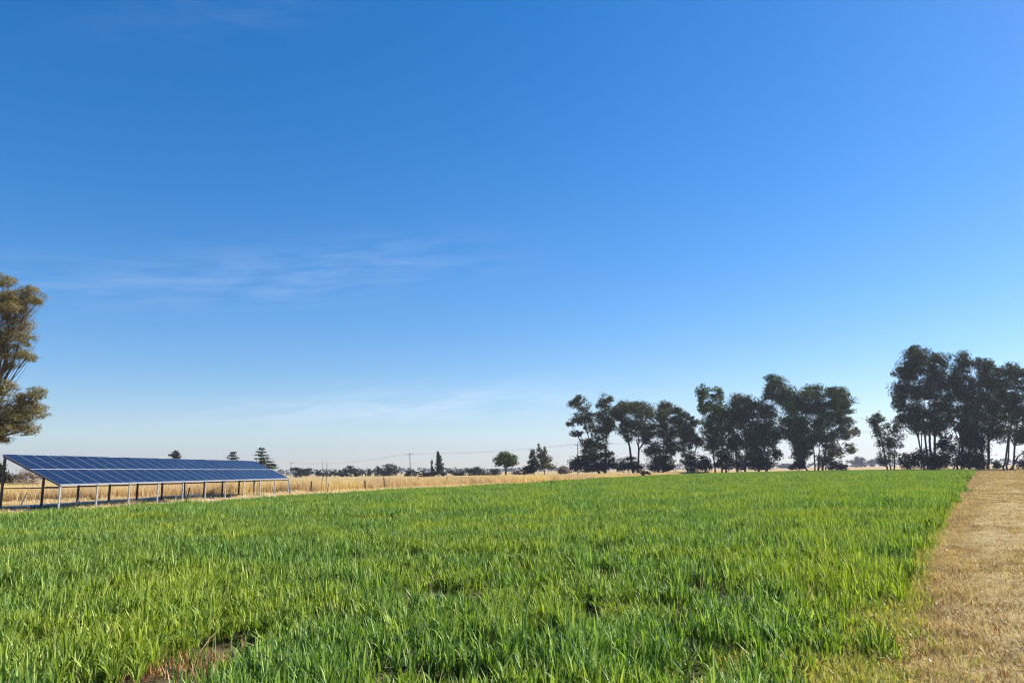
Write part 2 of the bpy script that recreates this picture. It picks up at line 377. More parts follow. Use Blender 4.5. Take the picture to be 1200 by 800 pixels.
scatter('cereal_crop', np.vstack(rows), crop_src, 'knee high green cereal crop filling the whole field', 'crop')
# outline of the crop is closed by a last row of tufts along its left edge, up to the frame side and past it
# --- track straw, weeds on the margin
straw_src = [join_mesh('straw_tuft', [(blades(240, .38, .03, .10, .007, 2, 1.0, 1.0, 200 + i), M_straw), (blades(40, .38, .03, .08, .009, 2, 1.0, .5, 210 + i), M_litter)]) for i in range(5)]
rows = []
for y0, y1, dens in ((4, 14, 16), (14, 34, 9), (34, 80, 1.6), (80, 200, .3)):
    n = int(wedge_area(y0, y1) * dens); X, Y = region(n, y0, y1, 0)
    k = (X > edge_x(Y) - .3 - .4 * np.clip((11 - Y) / 4, 0, 1.2)) & (X < edge_x(Y) + 5 + Y * .16 + 6)
    u_ = X - edge_x(Y); k &= rs.rand(n) < (.25 + .75 * smooth_noise(u_ * 2.2, Y * .35, 52, .8) + .7 * smooth_noise(X, Y, 51, .35))
    X, Y = X[k], Y[k]; s_ = .7 + .7 * rs.rand(len(X)); 
    if y0 >= 34: s_ = s_ * (1.8 if y0 < 80 else 3.5)
    rows.append(np.stack([X, Y, np.full(len(X), .05), rs.rand(len(X)) * 6.283, rs.randn(len(X)) * .08, s_, rs.randint(0, 5, len(X)), s_ * .8], -1))
scatter('mown_straw', np.vstack(rows), straw_src, 'short mown straw coloured grass lying on the track', 'dry grass')
weed_src = [join_mesh('weed_tuft', [(blades(210, .26, .03, .09, .016, 2, 1.0, 1.2, 230 + i, start=1.2), M_weed), (blades(14, .24, .08, .18, .007, 3, .5, .6, 240 + i), M_straw)]) for i in range(5)]
n = 12000; X, Y = region(n, 3.5, 60, 0)
Y = 3.5 + 70 * rs.rand(n) ** 1.9; wd = .16 + .50 * np.clip((12 - Y) / 6, 0, 1.2); X = edge_x(Y) + rs.randn(n) * wd * .42 - wd * .62 - .12
k = rs.rand(n) < (1.7 * smooth_noise(X, Y, 61, .35) - .38); X, Y = X[k], Y[k]
s_ = .6 + .6 * rs.rand(len(X))
n = 1500; Y3 = 4 + 50 * rs.rand(n) ** 1.6; X3 = edge_x(Y3) + .1 + rs.rand(n) * (2 + Y3 * .22); k = rs.rand(n) < 1.6 * smooth_noise(X3, Y3, 64, .9) - .62
X = np.concatenate([X, X3[k]]); Y = np.concatenate([Y, Y3[k]]); s_ = np.concatenate([s_, .35 + .35 * rs.rand(k.sum())])
scatter('margin_weeds', np.stack([X, Y, np.full(len(X), .01), rs.rand(len(X)) * 6.283, rs.randn(len(X)) * .08, s_, rs.randint(0, 5, len(X)), s_], -1), weed_src,
        'low yellow green weeds along the edge between crop and track', 'weeds')
# --- tall dry grass behind the crop
fx = [-70, -36.4, -31, -25, -21.5, -18.5, -16.2, -9.5, 0.5, 19, 50, 66]; fy = [46, 53, 55, 61.5, 66, 68, 72, 86, 107, 155, 224, 246]
hay_src = [join_mesh('hay_tuft', [(blades(150, .8, .75, 1.22, .016, 3, .12, .35, 260 + i), M_hay)]) for i in range(4)] + \
          [join_mesh('hay_patch', [(blades(260, 1.8, .75, 1.2, .045, 2, .14, .35, 270 + i), M_hay)]) for i in range(3)]
rows = []
n = 9000; X = -60 + rs.rand(n) * 128; 
YB = np.interp(X, fx, fy); dep = rs.rand(n) ** 1.3 * (10 + np.clip(YB - 60, 0, 100) * .12); Yh = YB + dep
# drop the grass that would stand outside the picture's neighbourhood
wl = np.abs(X) < Yh * .85 + 6; X, Yh, YB = X[wl], Yh[wl], YB[wl]
hh = (.78 + .3 * smooth_noise(X, Yh, 71, 6) + .08 * rs.randn(len(X))) * np.clip(1.0 - (X + 12) / 90, .45, 1) * .93
ii = np.where(Yh < 95, rs.randint(0, 4, len(X)), 4 + rs.randint(0, 3, len(X)))
s_ = .9 + .3 * rs.rand(len(X))
rows = np.stack([X, Yh, np.zeros(len(X)), rs.rand(len(X)) * 6.283, rs.randn(len(X)) * .04, s_, ii, hh], -1)
# low sparse dry grass beyond and around the solar posts
n = 2600; X2 = -50 + rs.rand(n) * 60; Y2 = 30 + rs.rand(n) * 60
k = ~inside(X2, Y2, CROP) & (Y2 < np.interp(X2, fx, fy)) & (rs.rand(n) < .22 + .5 * smooth_noise(X2, Y2, 73, 3)); X2, Y2 = X2[k], Y2[k]
r2 = np.stack([X2, Y2, np.zeros(len(X2)), rs.rand(len(X2)) * 6.283, rs.randn(len(X2)) * .1, .8 + .3 * rs.rand(len(X2)), rs.randint(0, 4, len(X2)), .14 + .14 * rs.rand(len(X2))], -1)
scatter('tall_dry_grass', np.vstack([rows, r2]), hay_src, 'tall golden dry grass standing behind the green crop and the solar array', 'dry grass')

# ------------------------------------------------------------------ solar array
M_cell, t_, n_, l_ = mat('solar_cell')
uvn = n_('ShaderNodeUVMap'); spx = n_('ShaderNodeSeparateXYZ'); l_(uvn.outputs[0], spx.inputs[0])
def mm_(op, a, b=None):
    q = n_('ShaderNodeMath'); q.operation = op
    for i, v in enumerate((a, b)):
        if v is None: continue
        if isinstance(v, (int, float)): q.inputs[i].default_value = v
        else: l_(v, q.inputs[i])
    return q.outputs[0]
def grid(o_, k): return mm_('LESS_THAN', mm_('ABSOLUTE', mm_('SUBTRACT', mm_('FRACT', mm_('MULTIPLY', o_, k)), .5)), .472)
gr_ = mm_('MULTIPLY', grid(spx.outputs[0], 6.0), grid(spx.outputs[1], 10.0))
cm = n_('ShaderNodeMixRGB'); l_(gr_, cm.inputs[0]); cm.inputs[1].default_value = (.05, .07, .14, 1); cm.inputs[2].default_value = (.003, .006, .019, 1)
b_ = n_('ShaderNodeBsdfPrincipled'); l_(cm.outputs[0], b_.inputs['Base Color']); b_.inputs['Roughness'].default_value = .22; b_.inputs['Specular IOR Level'].default_value = .12
o_ = n_('ShaderNodeOutputMaterial'); l_(b_.outputs[0], o_.inputs[0])
M_alu = bsdf_mat('aluminium_frame', (.17, .19, .25), .7, .0, spec=.2)
M_steel = bsdf_mat('galvanised_steel', (.42, .43, .45), .5, .4, ((.30, .31, .33), 9.0))
M_dark = bsdf_mat('weathered_dark_steel', (.035, .032, .034), .7, 0, ((.07, .055, .05), 6.0))
bearing = R(6.0); Ld = Vector((math.sin(bearing), math.cos(bearing), 0)); Pd = Vector((-math.cos(bearing), math.sin(bearing), 0))
D0, S0 = 25.0, 33.2; NC = 27; PW, PL = 1.0, 1.70; TILT = R(25.2); GAPM = .03
H0 = 1.28
org = Ld * S0 + Pd * D0
root = empty('solar_array', org, 'long blue tilted solar panel array on thin posts left of the field', 'solar array')
root.rotation_euler = (0, 0, -bearing)       # local +Y runs along the row, local -X runs back from the field
def lp(x, y, z): return (x, y, z)            # x negative = back
sl_d = Vector((-math.cos(TILT), 0, math.sin(TILT))); nrm = Vector((math.sin(TILT), 0, math.cos(TILT)))
# one panel, then copies
def panel_meshes():
    w, h = PW - .02, PL
    fr = MB(); T = .030; fwid = .014
    A = Matrix((( -math.cos(TILT), 0, math.sin(TILT)), (0, 1, 0), (math.sin(TILT), 0, math.cos(TILT))))  # cols: slope, along, normal
    def P(u, v, k): q = sl_d * u + Vector((0, 1, 0)) * v + nrm * k; return (q.x, q.y, q.z)
    Mx = np.array([[sl_d.x, 0, nrm.x], [0, 1, 0], [sl_d.z, 0, nrm.z]])
    for v in (fwid / 2, w - fwid / 2): fr.box(P(h / 2, v, 0), h, fwid, T, Mx)
    for u in (fwid / 2, h - fwid / 2): fr.box(P(u, w / 2, 0), fwid, w - 2 * fwid, T, Mx)
    fm_ = mesh_from('panel_frame', np.vstack(fr.V), np.vstack(fr.F), M_alu)
    g = MB(); g.box(P(h / 2, w / 2, .006), h - 2 * fwid, w - 2 * fwid, .008, Mx)
    gm = mesh_from('solar_panel', np.vstack(g.V), np.vstack(g.F), M_cell)
    uv = gm.uv_layers.new(name='UVMap')
    for lo in gm.loops:
        c = gm.vertices[lo.vertex_index].co; u = c.dot(sl_d); uv.data[lo.index].uv = (c.y / w, u / h)
    return gm, fm_
pm, fm_ = panel_meshes()
first = None; prn = random.Random(8)
for i in range(NC):
    for j in range(2):
        base = sl_d * (j * (PL + GAPM)) + Vector((0, i * PW, H0))
        if first is None:
            p = bpy.data.objects.new('solar_panel', pm); COL.objects.link(p); p.parent = root
            f_ = bpy.data.objects.new('panel_frame', fm_); COL.objects.link(f_); f_.parent = p; first = (p, f_)
        else:
            p = first[0].copy(); COL.objects.link(p); p.parent = root
            f_ = first[1].copy(); COL.objects.link(f_); f_.parent = p
        p.location = base; p.rotation_euler = (R(prn.uniform(-.25, .25)), R(prn.uniform(-.35, .35)), 0)
NF = 11; depth = 2 * PL * math.cos(TILT); H1 = H0 + 2 * PL * math.sin(TILT)
for k in range(NF):
    y = .06 + k * (NC * PW - .12) / (NF - 1)
    m_ = MB(); m_.tube([(0.0, y, -.3), (0, y, H0 * .5), (0, y, H0 - .10)], [.045] * 3, 8); m_.build('front_post', M_steel, root)
    m_ = MB(); m_.beam((-depth + .12, y, -.3), (-depth + .12, y, H1 - .16), .09, .09); m_.build('rear_post', M_dark, root)
    m_ = MB(); a_ = nrm * -.06; m_.beam((.02, y, H0 - .055), (-depth + .02, y, H1 - .075), .06, .07); m_.build('rafter', M_dark, root)
    m_ = MB(); m_.beam((-.05, y + .06, H0 - .14), (-depth + .18, y + .06, H0 - .14), .04, .05); m_.build('tie_beam', M_dark, root)
    m_ = MB(); m_.beam((-.05, y - .05, H0 - .6), (-.9, y - .05, H0 + .28), .035, .035)
for u in (.30, 1.40, 2.06, 3.12):
    q = sl_d * u + nrm * -.045; m_ = MB(); m_.beam((q.x, 0, H0 + q.z), (q.x, NC * PW, H0 + q.z), .05, .045); m_.build('rail', M_alu, root)
# bright lip along the lower edge and the gap between the two rows
m_ = MB(); q = sl_d * -.03; m_.box((q.x, NC * PW / 2, H0 - .01), .04, NC * PW, .07); m_.build('edge_rail', M_alu, root)
m_ = MB(); q = sl_d * (PL + GAPM / 2) + nrm * .012; Mx = np.array([[sl_d.x, 0, nrm.x], [0, 1, 0], [sl_d.z, 0, nrm.z]])
m_.box((q.x, NC * PW / 2, H0 + q.z), .04, NC * PW, .02, Mx); m_.build('middle_strip', bsdf_mat('bright_aluminium', (.24, .25, .30), .8, .0, spec=.1), root)
# pale dirt strip under and behind the array
def loc2w(x, y): v = org + Ld * y + Pd * (-x); return (v.x, v.y)
sheet('dirt_strip', [loc2w(.9, -14), loc2w(.4, 8), loc2w(.9, 20), loc2w(.5, 27.5), loc2w(-5, 28), loc2w(-7.5, 15), loc2w(-13, -14)], .005, M_dirt)
# plastic pipes on the ground and leaning marker stakes
M_pipe = bsdf_mat('black_pipe', (.03, .03, .03), .5); M_white = bsdf_mat('white_plastic', (.72, .70, .64), .5)
for k, (x_, y_, yy_, lab) in enumerate(((-4.6, -9, 9, 'black irrigation pipe lying behind the near end of the solar array'), (-5.9, -9, 24, 'pale irrigation pipe lying on dirt behind the solar array'))):
    m_ = MB(); pts_ = []
    for t in np.linspace(0, 1, 14):
        wv = math.sin(t * 9 + k * 2) * .18; c = loc2w(x_ + wv, y_ + (yy_ - y_) * t); pts_.append((c[0], c[1], .09))
    m_.tube(pts_, [.05 + .03 * k] * 14, 6); o = m_.build('irrigation_pipe', (M_pipe, M_white)[k]); tag(o, lab, 'pipe', 'irrigation pipes on the ground')

# ------------------------------------------------------------------ fence posts and stakes
M_wood = bsdf_mat('grey_fence_wood', (.16, .12, .085), .85, 0, ((.28, .22, .16), 7.0))
M_darkwood = bsdf_mat('dark_fence_wood', (.045, .036, .03), .85, 0, ((.09, .07, .05), 7.0))
def post(px, ytop, Y, lean_px, w, m, label, nm='fence_post', cat='fence post', group='fence posts between the crop and the dry grass'):
    b = gx(px - lean_px, Y); top = at(px, ytop, Y)
    m_ = MB(); P = [(top - b) * -.15, (top - b) * .3, (top - b) * .7 + Vector((.006, 0, 0)), top - b, top - b + Vector((0, 0, .015))]
    m_.tube(P, [w * 1.05, w, w * .95, w * .9, w * .2], 7)
    o = m_.build(nm, m, None, b); tag(o, label, cat, group); return o
post(340, 567, 61, -1, .06, M_wood, 'grey fence post just past the far end of the solar array')
post(365, 563.5, 63, 0, .07, M_darkwood, 'dark upright fence post second past the solar array end')
post(384.8, 566, 66, 0, .06, M_wood, 'short fence post beside the two thin bare saplings')
post(402.5, 573, 69, 0, .04, M_wood, 'lowest stub of a post in the fence row, left of the dark leaning pair')
post(427.5, 562.5, 73, -1, .08, M_darkwood, 'thick dark fence post leaning slightly left, beneath the large round far trees')
post(449.5, 559, 77, -2.4, .06, M_darkwood, 'thin dark fence post leaning left, below the wide grey far tree')
post(490, 559, 84, 0, .055, M_wood, 'weathered fence post in the dry grass left of the cypress')
post(524, 558, 89, .5, .045, M_wood, 'slim grey fence post in dry grass right of the cypress')
post(581, 556, 102, 0, .05, M_wood, 'slim reddish fence post below the round green tree')
post(222.5, 571, 44, 2.4, .05, M_darkwood, 'short dark stake leaning right behind the middle of the solar array', 'stake', 'stake', None)
post(206, 582, 41.5, 0, .035, M_steel, 'stubby grey stake standing low under the solar array', 'stake', 'stake', None)
post(31.3, 577, 40, 4.4, .032, M_white, 'white leaning stake under the near end of the solar array', 'stake', 'stake', 'white leaning stakes under the array')
post(95.7, 575.5, 40, 4.0, .032, M_white, 'white leaning stake between the first two front posts of the array', 'stake', 'stake', 'white leaning stakes under the array')

# ------------------------------------------------------------------ trees
M_bark = bsdf_mat('gum_bark', (.055, .045, .038), .9, 0, ((.11, .09, .075), 1.2), spec=.05)
M_bark2 = bsdf_mat('dark_bark', (.07, .055, .045), .9, 0, ((.12, .095, .075), 2.0))
def foliage(name, cs, tr=.25): return leaf_mat(name, cs, (1.2, 1.2, .5), trans=tr, gloss=.012, rough=.6)
M_gum = foliage('gum_leaf', [(.016, .028, .008), (.034, .050, .012), (.070, .078, .020), (.150, .135, .045)], .08)
M_gum2 = foliage('green_gum_leaf', [(.018, .036, .008), (.040, .070, .010), (.080, .112, .016), (.150, .155, .032)], .10)
M_olive = foliage('olive_gum_leaf', [(.065, .055, .024), (.12, .10, .042), (.20, .16, .07), (.30, .24, .13), (.085, .09, .035)], .3)
M_conif = foliage('cedar_needles', [(.018, .034, .020), (.030, .046, .026), (.055, .055, .035)], .1)
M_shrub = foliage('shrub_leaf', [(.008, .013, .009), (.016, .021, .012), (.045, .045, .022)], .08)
M_brownb = foliage('dry_bush_twig', [(.10, .065, .045), (.17, .11, .075), (.24, .17, .11)], .15)
M_pale = foliage('silver_gum_leaf', [(.06, .065, .035), (.095, .095, .05), (.14, .13, .075), (.05, .055, .03)], .2)

def crown_mesh(lobes, base, Y, leaf, m, seed, cover=3.7, clump=.40, droop=.0, spread=1.36, nsub=30):
    r = np.random.RandomState(seed); Vs = []; 
    for (px, py, rx, ry, *dz) in lobes:
        off = dz[0] if dz else (r.rand() - .5) * 1.1
        k = Y / FPX; rxm, rym = rx * k, ry * k; rm = (rxm + rym) / 2 if ry > rx * .35 else rxm
        c = at(px, py, Y); c = Vector((c.x, c.y + off * rm * 1.4, c.z)) - base
        ns = max(4, int(nsub * (.6 + .8 * r.rand())))
        area = math.pi * rxm * rym; nl = max(24, int(cover * area / (leaf[0] * leaf[1] * .26)))
        # sub-clump centres through the lobe, biased outward
        d = r.randn(ns, 3); d /= np.linalg.norm(d, axis=1)[:, None]; d *= (r.rand(ns, 1) ** .42) * .82
        wts = r.rand(ns) + .35; wts /= wts.sum()
        w = r.choice(ns, nl, p=wts)
        q = r.randn(nl, 3); q /= np.linalg.norm(q, axis=1)[:, None]; q *= (r.rand(nl, 1) ** .5)
        csz = clump * (.6 + .8 * r.rand(ns))
        p = d[w] + q * csz[w][:, None] * np.array((1, 1, .85))
        p = p * np.array((rxm, rm * 1.3, rym)) * spread + np.array(c)
        # leaves on a crown face outwards more than inwards
        o_ = d[w] * .8 + q * .5; nn = o_ + r.randn(nl, 3) * .42; nn[:, 2] += .15; nn /= np.linalg.norm(nn, axis=1)[:, None] + 1e-9
        a = r.randn(nl, 3); a[:, 2] -= droop * 2.0; a = np.cross(nn, a); a /= np.linalg.norm(a, axis=1)[:, None] + 1e-9
        b = np.cross(nn, a)
        s = (.6 + .8 * r.rand(nl, 1)); A = a * leaf[0] * s / 2; B = b * leaf[1] * s / 2
        # leaf-shaped quad: pointed at both ends
        Vs.append(np.stack([p - A, p - B * .9 - A * .1, p + A, p + B * .9 - A * .1], 1).reshape(-1, 3))
    V = np.vstack(Vs); F = np.arange(len(V)).reshape(-1, 4)
    return mesh_from('crown', V, F, m)
def limb(mb, a, b, r0, r1, rnd, sag=.12, seg=6, k=6):
    a = Vector(a); b = Vector(b); d = b - a; Ln = d.length
    side = Vector((rnd.uniform(-1, 1), rnd.uniform(-1, 1), rnd.uniform(-.3, .6))) * Ln * sag
    P = []; rad = []
    for i in range(seg + 1):
        t = i / seg; p = a + d * t + side * math.sin(t * math.pi) + Vector((rnd.uniform(-1, 1), rnd.uniform(-1, 1), 0)) * Ln * .012
        P.append(p); rad.append(r0 + (r1 - r0) * t)
    mb.tube(P, rad, k)
    return P
def tree(name, px, Y, lobes, m, label, cat='tree', stems=None, leaf=None, bark=None, seed=1, group=None, r0=.35, base_py=None, twigs=3, lead=None, **kw):
    """lobes: (px, py, rx, ry) foliage masses at this tree's distance; stems: picture columns of the stem feet"""
    base = gx(px, Y); root = empty(name, base, label, cat, group); rnd = random.Random(seed)
    if leaf is None: s = max(.10, Y * .00150); leaf = (s * 1.5, s * .9)
    cm_ = crown_mesh(lobes, base, Y, leaf, m, seed, **kw)
    mb = MB(); stems = stems or [px]
    feet = [gx(s, Y + rnd.uniform(-.6, .6)) - base for s in stems]
    # every lobe hangs on the nearest stem; each stem leans to the mean of its lobes
    cs = []
    for l_ in lobes:
        c = at(l_[0], l_[1], Y) - base; cs.append(c)
    own = [min(range(len(feet)), key=lambda i: abs(feet[i].x - c.x * .6)) for c in cs]
    for si, f_ in enumerate(feet):
        mine = [c for c, w in zip(cs, own) if w == si]
        if not mine: mine = [cs[rnd.randrange(len(cs))]]
        hi = max(mine, key=lambda c: c.z); lowz = min(c.z for c in mine)
        fork = Vector((f_.x * .7 + (sum(c.x for c in mine) / len(mine)) * .3, f_.y, max(.12 * hi.z, min(lowz * .75, .4 * hi.z))))
        rr = r0 * (.6 + .4 * rnd.random())
        foot = Vector((f_.x, f_.y, -.2)); mid = foot.lerp(fork, .3) + Vector((rnd.uniform(-.1, .1), 0, 0))
        mb.tube([foot, Vector((f_.x, f_.y, .15 * fork.z)), mid, fork], [rr * 1.35, rr * 1.08, rr, rr * .88], 8)
        for c in mine:
            li = cs.index(c); lr = (lobes[li][2] + lobes[li][3]) / 2 * Y / FPX
            P = limb(mb, fork, c + Vector((0, 0, .0)), rr * .62, rr * .12, rnd, .10, 7)
            for q in range(twigs):
                s = P[rnd.randrange(3, len(P) - 1)]; ext = lr * .8
                e = c + Vector((rnd.uniform(-1, 1), rnd.uniform(-1, 1), rnd.uniform(-.6, 1))) * ext
                limb(mb, s, e, rr * .2, rr * .05, rnd, .12, 4, 4)
    tr = mb.build('trunk', bark or M_bark, root, None, True)
    link('crown', cm_, root)
    return root

# --- big olive gum at the left edge of the frame, beyond the array end
Lb = [(8, 330, 14, 9), (30, 343, 16, 12), (4, 354, 24, 15), (45, 354, 8, 6), (10, 380, 20, 15), (30, 397, 13, 10), (22, 366, 16, 12), (33, 417, 12, 7), (8, 412, 18, 12), (12, 428, 9, 5),
      (8, 455, 16, 10), (45, 461, 11, 9), (14, 480, 26, 14), (40, 482, 14, 11), (10, 502, 18, 11), (28, 502, 12, 8), (28, 468, 14, 10), (0, 515, 12, 5), (2, 396, 16, 12), (18, 350, 16, 12), (20, 492, 18, 12),
      (-30, 330, 26, 18), (-60, 345, 30, 22), (-32, 372, 28, 18), (-95, 370, 30, 22), (-30, 405, 24, 16), (-70, 400, 30, 20), (-28, 465, 26, 16), (-60, 455, 28, 18), (-110, 430, 30, 20), (-40, 495, 24, 14), (-90, 490, 26, 16)]
tree('gum_tree', -62, 47, Lb, M_olive, 'large olive brown gum tree rising behind the near end of the solar array', stems=[-62], leaf=(.12, .042), seed=5, r0=.17, twigs=9, cover=2.1, clump=.36, droop=.3, nsub=64, spread=1.2, bark=M_bark2)

# --- tree group left of centre-right, numbers read from left to right
GA = 'gum trees beyond the far end of the crop'
tree('gum_tree', 705, 238, [(679, 473, 10, 9), (685, 491, 13, 9), (709, 472, 9, 9), (669, 496, 5, 3), (703, 504, 12, 10), (697, 520, 13, 9), (707, 488, 10, 9), (676, 508, 7, 4), (714, 497, 8, 8), (689, 533, 12, 8), (711, 535, 9, 7)],
     M_gum, 'leftmost tall gum of the dark row, with two pale leafy tops', stems=[702, 709], seed=11, group=GA, r0=.4)
tree('gum_tree', 744, 236, [(734, 477, 14, 8), (752, 483, 14, 10), (728, 493, 11, 10), (745, 499, 13, 8), (761, 502, 11, 9), (722, 484, 8, 7), (735, 510, 10, 7), (757, 514, 8, 7)],
     M_gum, 'dome crowned dark gum with a forked bare trunk, second from left in the row', stems=[742, 747], seed=12, group=GA, r0=.42)
tree('gum_tree', 776, 240, [(784, 478, 13, 8), (771, 490, 13, 10), (791, 490, 13, 10), (801, 503, 9, 9), (780, 508, 13, 11), (767, 527, 12, 10), (775, 539, 12, 7), (787, 524, 8, 10)],
     M_gum, 'broad dark gum with a rounded top and foliage reaching the ground beside the forked one', stems=[776, 772], seed=13, group=GA, r0=.42)
tree('gum_tree', 806, 234, [(806, 505, 9, 11), (803, 522, 9, 10), (818, 516, 7, 7), (812, 494, 6, 6), (807, 538, 9, 8)],
     M_gum, 'small thin gum filling the dip in the middle of the dark row', stems=[805, 809], seed=14, group=GA, r0=.22)
tree('gum_tree', 846, 236, [(826, 463, 8, 11), (842, 462, 8, 8), (838, 480, 16, 10), (834, 497, 14, 12), (852, 498, 14, 13), (848, 526, 15, 14), (832, 516, 10, 10), (825, 478, 6, 7)],
     M_gum2, 'tall gum with a pale wispy top just right of the dip in the row', stems=[838, 846, 851], seed=15, group=GA, r0=.33)
tree('gum_tree', 870, 232, [(866, 472, 15, 10), (880, 479, 14, 11), (870, 492, 15, 12), (882, 503, 14, 13), (870, 522, 14, 14), (880, 537, 12, 10), (858, 482, 10, 9)],
     M_gum, 'dense dark gum with a flat even top in the middle of the centre clump', stems=[864, 873], seed=16, group=GA, r0=.38)
tree('gum_tree', 895, 230, [(897, 484, 11, 11), (901, 500, 13, 12), (897, 518, 13, 12), (895, 535, 12, 11), (912, 508, 7, 7), (912, 532, 6, 8), (884, 520, 9, 9)],
     M_gum, 'dark lower gum leaning against the left side of the tallest centre tree', stems=[889, 898], seed=17, group=GA, r0=.34)
tree('gum_tree', 948, 228, [(910, 448, 10, 9), (902, 459, 7, 9), (920, 461, 12, 10), (928, 473, 18, 13), (954, 460, 14, 8), (950, 477, 18, 11), (979, 466, 16, 11), (990, 478, 12, 9), (972, 486, 18, 12),
      (925, 493, 14, 12), (944, 500, 18, 13), (934, 516, 11, 10), (951, 517, 9, 8), (936, 535, 7, 9), (946, 528, 9, 8), (962, 503, 10, 9), (930, 505, 10, 9)],
     M_gum2, 'biggest green gum of the centre, peaked on its left and many stemmed', stems=[946, 955, 959, 964], seed=18, group=GA, r0=.30, cover=5)
tree('gum_tree', 970, 226, [(985, 508, 12, 8), (978, 530, 11, 10), (996, 525, 5, 6), (1001, 506, 4, 5), (970, 515, 10, 9), (966, 540, 8, 6), (990, 495, 8, 6)],
     M_pale, 'pale open leaved gum hanging on the right of the biggest centre tree', stems=[968, 971], seed=19, group=GA, r0=.2)
tree('gum_tree', 1044, 205, [(1027, 491, 9, 8), (1032, 505, 8, 9), (1050, 500, 8, 8), (1051, 515, 9, 11), (1038, 520, 8, 9), (1042, 536, 10, 10), (1023, 496, 5, 5)],
     M_gum, 'small dark gum standing alone left of the tall right hand clump', stems=[1040, 1044, 1048], seed=20, group=GA, r0=.22, cover=2.3, nsub=18)
tree('gum_tree', 1086, 197, [(1068, 419, 12, 11), (1072, 411, 6, 6), (1059, 437, 11, 13), (1081, 430, 15, 13), (1097, 424, 12, 10), (1062, 457, 14, 11), (1054, 472, 8, 9), (1082, 460, 16, 13), (1106, 443, 12, 14), (1070, 484, 16, 10), (1100, 473, 14, 11), (1072, 500, 12, 8), (1090, 490, 12, 9), (1092, 503, 9, 7), (1103, 494, 9, 10), (1060, 490, 8, 6)],
     M_gum, 'tallest gum of the right hand clump, its dense dome highest in the picture', stems=[1083, 1088, 1092, 1095], seed=21, group=GA, r0=.32, cover=4.6)
tree('gum_tree', 1122, 194, [(1124, 425, 12, 11), (1126, 441, 12, 12), (1119, 460, 12, 11), (1135, 459, 9, 11), (1131, 480, 12, 12), (1118, 486, 9, 9), (1130, 500, 10, 10), (1134, 515, 10, 10), (1113, 450, 8, 9)],
     M_gum, 'slender gum with thin leaning stems second in the right hand clump', stems=[1117, 1122, 1127], seed=22, group=GA, r0=.26, cover=3.8)
tree('gum_tree', 1152, 190, [(1153, 428, 10, 9), (1164, 439, 12, 10), (1153, 448, 13, 11), (1171, 453, 10, 10), (1149, 468, 12, 11), (1167, 470, 12, 11), (1163, 488, 15, 11), (1139, 494, 11, 13), (1148, 512, 13, 14), (1172, 506, 11, 11)],
     M_gum, 'gum with a pointed top between the slender one and the trunk on the track', stems=[1147, 1153, 1158], seed=23, group=GA, r0=.33, cover=4.4)
tree('gum_tree', 1183, 168, [(1190, 433, 9, 9), (1194, 446, 12, 12), (1182, 460, 10, 11), (1196, 470, 12, 12), (1190, 488, 13, 12), (1200, 508, 12, 10), (1215, 450, 16, 14), (1220, 480, 18, 16), (1180, 480, 9, 9), (1212, 512, 12, 9)],
     M_gum, 'gum whose fan of dark trunks stands at the end of the mown track', stems=[1176, 1180, 1184, 1187], seed=24, group=GA, r0=.30, cover=4.0)
tree('gum_tree', 1235, 186, [(1236, 440, 18, 15), (1250, 470, 20, 16), (1228, 500, 16, 13), (1262, 500, 18, 14), (1225, 525, 10, 10)], M_gum, 'gum cut by the right edge of the picture, behind the trunk on the track', stems=[1232, 1240], seed=25, group=GA, r0=.35)

# --- bushes under the gums
GB = 'dark bushes under the gum trees'
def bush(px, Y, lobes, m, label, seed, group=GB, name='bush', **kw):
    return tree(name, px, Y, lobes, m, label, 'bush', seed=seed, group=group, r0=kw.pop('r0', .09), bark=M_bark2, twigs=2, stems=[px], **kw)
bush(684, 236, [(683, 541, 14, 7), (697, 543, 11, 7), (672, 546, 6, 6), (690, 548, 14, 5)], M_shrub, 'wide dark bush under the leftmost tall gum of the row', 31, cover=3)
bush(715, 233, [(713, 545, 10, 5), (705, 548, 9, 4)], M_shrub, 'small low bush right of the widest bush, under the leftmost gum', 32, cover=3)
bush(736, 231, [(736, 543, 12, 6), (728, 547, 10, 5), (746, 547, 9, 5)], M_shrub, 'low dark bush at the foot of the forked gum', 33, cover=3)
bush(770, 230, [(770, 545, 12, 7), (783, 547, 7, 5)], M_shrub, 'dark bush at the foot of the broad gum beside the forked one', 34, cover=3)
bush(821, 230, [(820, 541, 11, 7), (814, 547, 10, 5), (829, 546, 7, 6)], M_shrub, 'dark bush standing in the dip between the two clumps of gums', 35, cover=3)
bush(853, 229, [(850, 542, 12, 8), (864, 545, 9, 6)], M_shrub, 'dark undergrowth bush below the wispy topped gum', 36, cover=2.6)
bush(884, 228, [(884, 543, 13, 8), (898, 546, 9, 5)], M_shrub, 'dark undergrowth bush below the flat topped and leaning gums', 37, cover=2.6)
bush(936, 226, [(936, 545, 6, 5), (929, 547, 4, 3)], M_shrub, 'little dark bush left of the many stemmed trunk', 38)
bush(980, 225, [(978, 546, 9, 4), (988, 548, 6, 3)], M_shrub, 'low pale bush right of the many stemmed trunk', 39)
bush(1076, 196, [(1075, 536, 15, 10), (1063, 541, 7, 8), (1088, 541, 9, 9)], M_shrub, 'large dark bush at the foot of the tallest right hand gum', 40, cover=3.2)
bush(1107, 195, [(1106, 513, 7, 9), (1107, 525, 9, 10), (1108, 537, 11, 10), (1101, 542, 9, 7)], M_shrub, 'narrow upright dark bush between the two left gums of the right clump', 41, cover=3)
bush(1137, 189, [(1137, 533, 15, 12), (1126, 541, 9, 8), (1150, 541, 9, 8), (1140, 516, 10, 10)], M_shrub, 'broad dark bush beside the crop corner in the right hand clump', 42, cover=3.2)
bush(1168, 192, [(1166, 545, 5, 4)], M_shrub, 'tiny bush seen through the gap left of the trunk fan on the track', 43)
